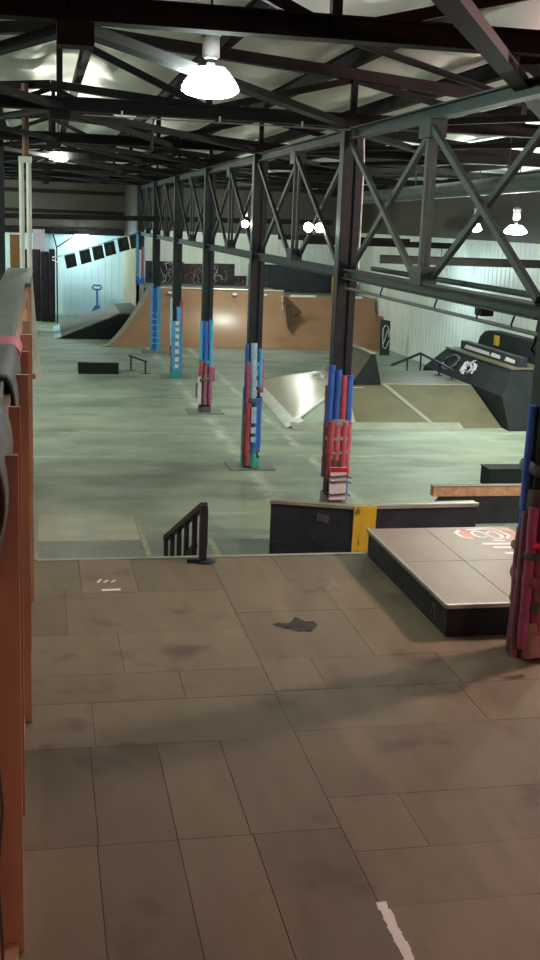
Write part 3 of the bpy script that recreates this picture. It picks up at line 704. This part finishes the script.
MB().hexa([(.5, Yf - .055, .0), (.75, Yf - .055, .05), (.75, Yk, .05), (.5, Yk, .0)], [(.5, Yf - .055, .012), (.75, Yf - .055, .10), (.75, Yk, .10), (.5, Yk, .012)]).build('steel_kick_plate', 'pale_blue', wr)

# big quarter pipe
qp = thing('quarter_pipe', (5.6, 40, 0), 'long brown masonite quarter pipe across the back of the hall', 'quarter pipe')
R_, HQ = 2.35, 1.92; amax = math.acos(1 - HQ / R_); NQ = 18
prof = [(39.25 + R_ * math.sin(amax * k / NQ), R_ * (1 - math.cos(amax * k / NQ))) for k in range(NQ + 1)]
def xl(z): t = max(0, z) / HQ; return 2.25 + 1.75 * t ** .62
XQ = 8.95
def qsurf(name, m, x_of, x_end, dz=0., nx=12, par=qp, prf=prof):
    vs = []; fs = []
    for (y, z) in prf:
        a = x_of(z)
        for i in range(nx + 1): vs.append((a + (x_end - a) * i / nx, y - dz * .3, z + dz))
    k = nx + 1
    for j in range(len(prf) - 1):
        for i in range(nx): fs.append((j * k + i, j * k + i + 1, (j + 1) * k + i + 1, (j + 1) * k + i))
    # closed body: back, bottom, ends
    n0 = len(vs); yb = prf[-1][0] + .05
    o = MB().add(vs, fs, 0, True).build(name, m, par)
    return o
qsurf('riding_surface', 'masonite', xl, XQ, .012)
eb = MB()
left = [(xl(z), y, z) for y, z in prof]
endl = left + [(xl(HQ), 41.55, HQ), (xl(HQ), 41.55, 0), (xl(HQ), 39.3, 0)]
# left flank (dark) from the flared edge back to the frame
k = len(left); vs = left + [(4.0, max(p[1] + .02, 41.3), p[2]) for p in left]
eb.add(vs, [(i, i + 1, k + i + 1, k + i) for i in range(k - 1)], 0, True)
eb.build('end_flank', 'dark_skin', qp)
ed = MB(); vs = []
for (x, y, z) in left: vs += [(x - .16, y + .02, z + .02), (x + .03, y - .02, z + .03), (x + .03, y + .02, z - .02), (x - .16, y + .06, z - .03)]
fs = []
for i in range(k - 1):
    for j in range(4): fs.append((4 * i + j, 4 * i + (j + 1) % 4, 4 * i + 4 + (j + 1) % 4, 4 * i + 4 + j))
ed.add(vs, fs + [(0, 1, 2, 3), (4 * k - 4, 4 * k - 1, 4 * k - 2, 4 * k - 3)]).build('plywood_edge', 'grey_ply', qp)
MB().box(4.0, XQ, 41.6, 44.7, 0.02, 1.78).build('platform_frame', 'black_paint', qp)
MB().box(3.98, XQ, 41.565, 44.7, 1.78, HQ - .02).build('platform_deck', 'grey_ply', qp)
MB().tube([(3.95, prof[-1][0] + .0, HQ + .02), (XQ, prof[-1][0], HQ + .02)], .035, 10).build('coping', 'steel', qp)
for x, w_ in ((4.6, .16), (7.0, .16), (8.2, .1)):
    MB().box(x, x + w_, prof[-1][0] - .12, prof[-1][0] - .05, 1.74, 1.82).build('sticker', 'paper', qp)
wtg = MB()
for a in range(14): pass
ribbon_pts = [(4.02, .95), (4.14, 1.1), (4.06, 1.25), (4.18, 1.4), (4.05, 1.5)]
def on_face(x, z):
    a = math.acos(max(-1, min(1, 1 - z / R_))); return (x, 39.25 + R_ * math.sin(a) - .02, z + .015)
for p, q in zip(ribbon_pts, ribbon_pts[1:]): wtg.beam(on_face(*p), on_face(*q), .012, .03, up=(0, 1, 0))
for p, q in (((4.2, 1.0), (4.28, 1.2)), ((4.28, 1.2), (4.2, 1.45))): wtg.beam(on_face(*p), on_face(*q), .012, .03, up=(0, 1, 0))
wtg.build('white_tag', 'paper', qp)
stk = MB()
for z in (1.75, 1.6, 1.45, 1.32): stk.beam(on_face(8.88, z), on_face(8.88, z - .1), .02, .16, up=(0, 1, 0))
stk.build('pale_stencil', 'paper', qp)

# lower, wider quarter on the right
qr = thing('quarter_pipe', (10.5, 40, 0), 'lower brown quarter pipe section ending in a stepped edge at right', 'quarter pipe')
R2, H2 = 2.35, 1.74; am2 = math.acos(1 - H2 / R2)
prof2 = [(39.25 + R2 * math.sin(am2 * k / NQ), R2 * (1 - math.cos(am2 * k / NQ))) for k in range(NQ + 1)]
qsurf('riding_surface', 'masonite', lambda z: XQ + .003, 12.5, .012, 8, qr, prof2)


MB().box(XQ + .02, 12.5, prof2[-1][0] + .02, 44.7, .02, 1.6).build('platform_frame', 'black_paint', qr)
MB().box(XQ + .02, 12.5, prof2[-1][0] + .02, 44.7, 1.6, H2 - .01).build('platform_deck', 'grey_ply', qr)
MB().box(9.2, 10.2, prof2[-1][0] - .02, prof2[-1][0] + .05, H2 - .01, H2 + .07).box(11.3, 12.0, prof2[-1][0] - .02, prof2[-1][0] + .05, H2 - .01, H2 + .07).build('white_coping_strip', 'white', qr)
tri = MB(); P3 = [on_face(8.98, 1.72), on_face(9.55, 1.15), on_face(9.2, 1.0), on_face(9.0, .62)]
tri.add([(p[0], p[1] - .25 - .1 * (1.8 - p[2]), p[2] + .05) for p in P3] + [(p[0], p[1] + .05, p[2] - .05) for p in P3], [(0, 1, 2, 3), (7, 6, 5, 4), (0, 4, 5, 1), (1, 5, 6, 2), (2, 6, 7, 3), (3, 7, 4, 0)]).build('painted_shadow_triangle', 'shadow_brown', qr)  # dark brown prism standing in for a triangular shadow on the ramp face
for zz, xx_ in ((.45, 12.62), (1.15, 12.56)):
    MB().box(12.5, xx_, 39.4 + zz, 41.2, .02, zz).build('step_block', 'masonite', qr)
# barrier and mural on the platform
br_ = thing('platform_barrier', (10.4, 44, 1.74), 'low dark barrier panel along the back of the ramp platform', 'barrier')
MB().box(8.1, 8.94, 44.3, 44.4, 1.925, 2.72).build('barrier_panel', 'black_paint', br_); MB().box(8.96, 12.4, 44.3, 44.4, 1.735, 2.72).build('barrier_panel', 'black_paint', br_); MB().box(8.1, 12.4, 44.26, 44.44, 2.72, 2.8).build('barrier_rail', 'steel_dark', br_)
for k, x in enumerate((11.35, 11.75)):
    o = MB().box(x, x + .17, 43.6, 43.75, 1.74, 2.75).build('yellow_bollard', 'yellow', None, .02)
    tag(o, ('left' if k == 0 else 'right') + ' one of two yellow padded posts at right end of ramp platform', 'post', 'yellow posts on the platform')
def mural(x0, x1, z0, z1, label, seed, cols):
    t = thing('mural_panel', ((x0 + x1) / 2, 44.75, z0), label, 'mural', 'graffiti boards behind the quarter pipe')
    MB().box(x0, x1, 44.72, 44.8, z0, z1).build('board', 'mural', t)
    rnd = random.Random(seed)
    for m, n in cols:
        mb = MB()
        for q in range(n):
            cx_ = rnd.uniform(x0 + .2, x1 - .2); cz_ = rnd.uniform(z0 + .2, z1 - .2); rr = rnd.uniform(.1, .28); a0 = rnd.uniform(0, 6)
            pts = []
            for s in range(9):
                a = a0 + s * .55; r_ = rr * (1 + .25 * math.sin(s * 1.3 + q))
                pts.append((min(x1 - .04, max(x0 + .04, cx_ + r_ * math.cos(a) * .9)), 44.71, min(z1 - .04, max(z0 + .04, cz_ + r_ * math.sin(a) * 1.1))))
            for p, q2 in zip(pts, pts[1:]): 
                if (V(p) - V(q2)).length > .02: mb.beam(p, q2, .012, .11, up=(0, 1, 0))
        mb.build('spray_strokes', m, t)
mural(4.05, 5.55, 1.93, 2.78, 'leftmost graffiti board with pale grey swirls on black', 3, (('mural_grey', 6), ('paper', 2)))
mural(5.56, 6.45, 1.93, 2.72, 'middle graffiti board in dull pink on black', 5, (('mural_pink', 5), ('mural_grey', 2)))
mural(6.46, 7.6, 1.93, 2.76, 'right graffiti board with green-grey loops on black', 8, (('mural_grey', 5), ('paper', 2)))
mural(7.62, 8.08, 1.93, 2.3, 'short pink-streaked graffiti board at the right end of the mural row', 9, (('mural_pink', 4),))
gb = thing('graffiti_board', (12.1, 36.9, 0), 'small black board with a white tag leaning on the right wall past the quarter pipe', 'sign board')
MB().hexa([(11.75, 38.0, 0), (12.1, 38.0, 0), (12.1, 38.05, 0), (11.75, 38.05, 0)], [(11.75, 38.1, 1.25), (12.1, 38.1, 1.2), (12.1, 38.15, 1.2), (11.75, 38.15, 1.25)]).build('board', 'black_paint', gb)
wt = MB(); pts = [(11.93 + .12 * math.cos(a * .6) * (1 + .2 * math.sin(a * 2)), 38.0 + .03, .65 + .42 * math.sin(a * .6)) for a in range(11)]
for p, q in zip(pts, pts[1:]): wt.beam(p, q, .02, .07, up=(0, 1, 0))
wt.beam((11.85, 38.0, .4), (12.0, 38.03, .9), .02, .06, up=(0, 1, 0)).build('white_tag', 'paper', gb)

# ------------------------------------------------------------------ small box and flat bar at left on the floor
mb_ = thing('low_box', (1.6, 32.6, 0), 'small dark-sided box with pale top, alone on the open floor at left', 'skate box')
MB().box(1.06, 2.2, 32.3, 33.0, 0, .33).build('box_sides', 'dark_skin', mb_, .006); MB().box(1.04, 2.22, 32.28, 33.02, .33, .36).build('box_top', 'grey_ply', mb_)
fb_ = thing('flat_bar', (2.8, 32.8, 0), 'short thin black grind bar on floor left of the light blue column', 'grind rail')
MB().tube([(2.58, 33.3, .42), (3.0, 32.4, .36)], .03, 8).build('bar', 'black_paint', fb_)
for x, y, z in ((2.62, 33.2, .41), (2.98, 32.45, .36)): 
    MB().tube([(x, y, 0), (x, y, z)], .025, 8).build('leg', 'black_paint', fb_)
    MB().box(x - .15, x + .15, y - .04, y + .04, 0, .012).build('foot', 'black_paint', fb_)

# ------------------------------------------------------------------ funbox with hip
fx = thing('funbox', (8, 26, 0), 'wide plywood funbox with a bright steel-edged hip at its left end', 'funbox')
A = (5.33, 23.87, 0); Bq = (5.72, 31.2, 0); T1 = (7.2, 25.93, .7); T2 = (7.25, 28.3, .7); C_ = (10.42, 23.87, 0); T3 = (10.42, 25.93, .7); D_ = (10.42, 31.2, 0); T4 = (10.42, 28.6, .7)
MB().add([A, C_, T3, T1], [(0, 1, 2, 3)]).add([T1, T3, T4, T2], [(0, 1, 2, 3)]).add([T2, T4, D_, Bq], [(0, 1, 2, 3)]).add([C_, D_, T4, T3], [(0, 1, 2, 3)]).add([A, Bq, D_, C_], [(0, 1, 2, 3)]).build('front_bank', 'bank_ply', fx)
MB().add([A, T1, T2, Bq], [(0, 1, 2, 3)]).build('hip_face', 'hip_ply', fx)
def strip(name, a, b, side, w_, m, lift=.008, par=fx):
    a = V(a); b = V(b); s_ = V(side).normalized() * w_; u = V((0, 0, lift))
    MB().hexa([a, b, b + s_, a + s_], [a + u, b + u, b + s_ + u, a + s_ + u]).build(name, m, par)
MB().hexa([V(A) + V((.12, 0, .004)), (6.95, 23.87, .004), (7.15, 25.6, .60), (7.06, 25.75, .645)], [V(A) + V((.12, 0, .014)), (6.95, 23.87, .014), (7.15, 25.6, .61), (7.06, 25.75, .655)]).build('pale_sheet', 'pale_sheet', fx)
strip('steel_kick_plate', V(A), V(Bq), V((1.87, 0, .72)), .42, 'steel')
strip('steel_hip_strip', V(A) + V((.05, .02, .01)), V(T1) + V((.02, 0, .012)), V((-.25, .6, -.08)), .16, 'steel')
strip('steel_kick_plate', V(A) + V((.1, -.22, 0)), V(C_) + V((-1.0, -.22, 0)), V((0, 1, .33)), .34, 'grey_ply')
strip('top_edge_strip', V(T1), V(T3), V((0, 1, 0)), .1, 'grey_ply', .006)
strip('top_edge_strip', V(T1) + V((0, 0, .004)), V(T2) + V((0, 0, .004)), V((1, 0, 0)), .08, 'steel', .006)
strip('rear_hip_strip', V(Bq) + V((.1, 0, .03)), V(T2), V((0, -1, 0)), .08, 'hip_ply', .01)
strip('joint_strip', (8.78, 23.85, .01), (8.1, 25.95, .71), V((1, 0, 0)), .12, 'grey_ply', .008)
wm = MB()
for x0_, x1_, y_ in ((7.3, 7.42, 25.98), (7.5, 7.7, 25.93), (7.35, 7.6, 25.72)): wm.box(x0_, x1_, y_, y_ + .06, .709 - .33 * max(0, 25.93 - y_), .716 - .33 * max(0, 25.93 - y_))
wm.build('white_tag', 'white', fx)
hm = MB()
for (p0, p1) in (((7.1, 27.9), (7.0, 27.4)), ((7.15, 27.6), (6.85, 27.75)), ((7.1, 28.1), (6.9, 28.25))):
    f_ = lambda p: (p[0], p[1], .7 - (7.22 - p[0]) * .385 + .012); hm.beam(f_(p0), f_(p1), .09, .006)
hm.build('white_tag', 'white', fx)

# kicker on the funbox
kk = thing('kicker_ramp', (7.65, 27.3, .7), 'small black-sided kicker quarter standing on the funbox beside the hip', 'kicker')

kp = [(7.28 + .53 * (i / 8), .71 + .73 * (i / 8) ** 1.35) for i in range(9)] + [(7.89, 1.44), (8.07, .71)]
MB().prism(kp, 'y', 25.86, 28.4).build('kicker_body', 'dark_skin', kk)
ks = MB(); vs = []
for (x, z) in kp[:9]: vs += [(x - .012, 25.85, z + .012), (x - .012, 28.4, z + .012)]
ks.add(vs, [(2 * i, 2 * i + 2, 2 * i + 3, 2 * i + 1) for i in range(8)], 0, True).build('riding_surface', 'bank_ply', kk)
MB().box(7.74, 7.90, 25.85, 28.4, 1.44, 1.47).build('kicker_top', 'grey_ply', kk)

# kinked rail on the funbox
kr = thing('kinked_rail', (10.1, 28, .7), 'dark kinked grind rail on short posts on top of the funbox', 'grind rail')
rp_ = [(9.3, 29.0, .78), (10.1, 28.95, 1.12), (10.2, 27.7, 1.02), (10.24, 26.8, .94)]
MB().tube(rp_, .035, 8).build('bar', 'black_paint', kr)
for x, y, z in ((9.75, 28.97, .95), (10.1, 28.9, 1.1), (10.2, 27.7, 1.02), (10.24, 26.85, .94)):
    zb = .703 if y < 28.6 else .703 - (y - 28.6) * .265
    MB().tube([(x, y, zb + .012), (x, y, z)], .026, 8).build('post', 'black_paint', kr)
    MB().box(x - .1, x + .1, y - .08, y + .08, zb, zb + .012).build('foot', 'black_paint', kr)

# raised deck along the right wall
rd = thing('raised_ramp', (11.4, 27, 0), 'raised dark-sided ramp deck with a white tag along the right wall', 'ramp')
MB().hexa([(10.44, 23.5, 0), (12.3, 23.5, 0), (12.3, 30.0, 0), (10.44, 30.0, 0)], [(10.46, 24.1, .7), (12.3, 24.1, .7), (12.3, 29.6, .7), (10.46, 29.6, .7)]).build('ramp_base', 'dark_skin', rd)
MB().hexa([(10.46, 24.1, .7), (12.3, 24.1, .7), (12.3, 29.6, .7), (10.46, 29.6, .7)], [(10.9, 24.7, 1.26), (12.3, 24.7, 1.26), (12.3, 29.1, 1.26), (10.9, 29.1, 1.26)]).build('ramp_sides', 'dark_skin', rd)
MB().hexa([(10.86, 24.65, 1.26), (12.31, 24.65, 1.26), (12.31, 29.12, 1.26), (10.86, 29.12, 1.26)], [(10.87, 24.66, 1.3), (12.31, 24.66, 1.3), (12.31, 29.12, 1.3), (10.87, 29.12, 1.3)]).build('deck_top', 'bank_ply', rd)

tg = MB()
def side(y, z): return (10.46 + (z - .7) / .56 * .44 - .015, y, z)
rnd = random.Random(4)
for q in range(26):
    a = rnd.uniform(0, 6.28); rr = rnd.uniform(.1, 1.) ** .7
    y = 26.85 + .42 * rr * math.cos(a); z = 1.0 + .2 * rr * math.sin(a); a2 = a + rnd.uniform(.4, 1.4); r3 = rnd.uniform(.3, 1.)
    tg.beam(side(y, z), side(26.85 + .48 * r3 * math.cos(a2), min(1.23, 1.0 + .23 * r3 * math.sin(a2))), .008, .06, up=(1, 0, 0))
tg.build('white_tag', 'paper', rd)
tg = MB()
for q in range(14):
    a = rnd.uniform(0, 6.28); y = 28.15 + .45 * math.cos(a); z = 1.0 + .2 * math.sin(a)
    tg.beam(side(y, z), side(28.15 + .45 * math.cos(a + 1.3), min(1.22, 1.0 + .2 * math.sin(a + 1.1))), .008, .04, up=(1, 0, 0))
tg.build('grey_tag', 'tape', rd)
l2 = thing('slim_ledge', (11.15, 26.5, 1.3), 'slim black ledge with peeling white stickers on the raised ramp deck', 'ledge')
MB().box(11.1, 11.3, 24.75, 28.6, 1.3, 1.53).build('ledge_body', 'black_paint', l2)
for a, b in ((26.6, 28.3), (25.9, 26.5), (25.0, 25.6)):
    MB().hexa([(11.085, a, 1.36), (11.1, a, 1.36), (11.1, b, 1.36), (11.085, b, 1.36)], [(11.085, a, 1.44), (11.1, a, 1.44), (11.1, b - .1, 1.46), (11.085, b - .1, 1.46)]).build('white_sticker', 'white', l2)
wq = thing('wall_quarter', (11.9, 26.5, 1.3), 'dark wedge against the right wall with a yellow square sticker', 'ramp')
MB().prism([(24.7, 1.302), (29.1, 1.302), (28.9, 1.62), (28.6, 1.78), (28.3, 1.84), (24.7, 1.84)], 'x', 11.75, 12.08).build('wedge_body', 'dark_skin', wq)
MB().box(11.735, 11.749, 27.55, 27.9, 1.5, 1.76).build('yellow_sticker', 'yellow', wq)

# ------------------------------------------------------------------ lamps
def highbay(x, y, z, label, mname, rad=.2, top=None, group='high-bay lamps'):
    t = thing('highbay_lamp', (x, y, z), label, 'lamp', group)
    top = top or zroof(x) - .28
    hf = {'lamp_main': .8, 'lamp_side': 1.1, 'lamp_far': 1.0}.get(mname, .6)
    MB().lathe([(rad * .2, .25 * hf), (rad * .50, .24 * hf), (rad * .52, .225 * hf), (rad * .2, .235 * hf)], (x, y, z), 28).build('collar_ring', 'housing', t)
    MB().lathe([(0, .44), (.06, .44), (.07, .42), (.075, .27), (.05, .25), (0, .25)], (x, y, z), 20).build('ballast_housing', 'housing', t)
    MB().lathe([(0, .50), (.07, .50), (.08, .48), (.08, .43), (0, .43)], (x, y, z), 20).build('cap', 'housing_dark', t)
    MB().tube([(x, y, z + .5), (x, y, max(top, z + .55))], .012, 8).build('hanger_rod', 'steel_dark', t)
    MB().lathe([(r_, z_ * hf) for r_, z_ in [(0, -.08), (rad * .45, -.07), (rad * .8, -.045), (rad, .0), (rad * 1.0, .03), (rad * .86, .10), (rad * .62, .19), (rad * .45, .235), (0, .24)]], (x, y, z), 24).build('glowing_lens', mname, t)
    MB().lathe([(0, .23 * hf), (.035, .23 * hf), (.035, .265), (0, .265)], (x, y, z), 14).build('neck', 'housing_dark', t)
    return t
M['lamp_main'] = emit('lamp_main', (.84, 1., .93), 100)
M['lamp_side'] = emit('lamp_side', (1., .64, .58), 900)
M['lamp_far'] = emit('lamp_far', (.86, 1., .84), 480)
M['lamp_low'] = emit('lamp_low', (.90, 1., .86), 400)
M['lamp_warm'] = emit('lamp_warm', (.97, 1., .80), 400)
M['added_red_fill'] = emit('added_red_fill', (1., .28, .26), 340)
M['tube_cool'] = emit('tube_cool', (.70, .95, 1.), 330)
highbay(1.41, 9.8, 5.48, 'large bright high-bay lamp, the nearest one, hanging at top centre', 'lamp_main', .24)
highbay(.42, 26.0, 5.6, 'high-bay lamp glowing further down the hall at upper left', 'lamp_warm')
highbay(7.15, 40.1, 4.36, 'small glowing lamp above the middle of the quarter pipe', 'lamp_low', .17)
M['spot_head'] = emit('spot_head', (.92, 1., .88), 60)
def emergency(y, z, n, label):
    t = thing('emergency_light', (CX - .1, y, z), label, 'lamp', 'emergency spot lights')
    MB().box(CX - .13, CX - .072, y - .09, y + .09, z - .09, z + .05).build('battery_box', 'housing_dark', t, .006)
    for k in range(n):
        yy_ = y + (k - (n - 1) / 2) * .62 * 0 ; xx_ = CX - .17 + (k - (n - 1) / 2) * .155
        MB().tube([(CX - .1, y - .05, z - .05), (xx_, y - .12, z)], .012, 6).build('swivel_arm', 'housing_dark', t)
        h = MB().lathe([(.045, .09), (.062, .04), (.07, .0), (.064, .0), (.05, .05)], (0, 0, 0), 18)
        g = MB().lathe([(0, -.02), (.04, -.012), (.062, .004), (.05, .03), (0, .03)], (0, 0, 0), 18)
        for mb, nm, mm in ((h, 'spot_shell', 'housing'), (g, 'spot_bulb', 'spot_head')):
            mb.v = [(xx_ + v[0], y - .17 + v[2], z + v[1]) for v in mb.v]; mb.build(nm, mm, t)
emergency(15.2, 4.38, 2, 'twin-headed emergency light on the lattice truss left of the blue-and-red column')
emergency(20.5, 4.38, 1, 'single-headed emergency light on the lattice truss beside the magenta-edged column')
highbay(9.75, 22.5, 4.42, 'high-bay lamp hanging at right in front of the white wall', 'lamp_low', .23)
highbay(9.62, 24.4, 4.44, 'lamp half hidden behind the truss diagonal, beside the right-hand lamp', 'lamp_low', .12)
highbay(7.6, 9.4, 5.3, 'high-bay lamp over the right side of the plywood deck, out of frame', 'lamp_side', .17)
highbay(7.2, .4, 4.5, 'added reddish fill light behind the viewer over the near end of the deck', 'added_red_fill', .2)  # unseen light added to redden the deck and light the wall studs
highbay(-4.5, 18., 5.5, 'high-bay lamp over the left side of the hall beyond the half wall', 'lamp_far', .2)
highbay(-2.3, 46.5, 4.5, 'added unseen lamp brightening the pale blue wall at the far left corner', 'lamp_far', .2)  # added out of view to brighten the pale blue wall
highbay(9.8, 14.5, 4.9, 'high-bay lamp past the deck at the right, out of frame', 'lamp_far', .2)
highbay(-4.5, 33., 5.5, 'high-bay lamp over the far left side of the hall', 'lamp_far', .2)
def tube_light(a, b, label):
    t = thing('tube_light', ((V(a) + V(b)) / 2), label, 'lamp')
    a = V(a); b = V(b)
    MB().beam(a + V((0, 0, .06)), b + V((0, 0, .06)), .16, .07).build('housing', 'housing', t)
    MB().tube([a, b], .035, 10).build('glowing_tube', 'tube_cool', t)
    if True:
        for p in (a * .8 + b * .2, a * .2 + b * .8): MB().tube([p + V((0, 0, .09)), p + V((0, 0, .39 if a.y < 40 else zroof(p.x) - p.z - .3))], .01, 6).build('hanger_rod', 'steel_dark', t)
tube_light((1.5, 50.6, 3.55), (2.1, 50.6, 3.55), 'small bright tube light at the top of the pale blue wall')
tube_light((11.0, 32.0, 3.47), (11.75, 32.0, 3.47), 'bright tube light seen between the dark beams by the right wall')

# ------------------------------------------------------------------ world and view
wd = bpy.data.worlds.new('world'); SC.world = wd; wd.use_nodes = True
wd.node_tree.nodes['Background'].inputs[0].default_value = (.02, .02, .022, 1); wd.node_tree.nodes['Background'].inputs[1].default_value = 1.
SC.view_settings.view_transform = 'Standard'; SC.view_settings.look = 'None'; SC.view_settings.gamma = 1; SC.view_settings.exposure = 0.
SC.view_settings.use_curve_mapping = False
SC.cycles.max_bounces = 8
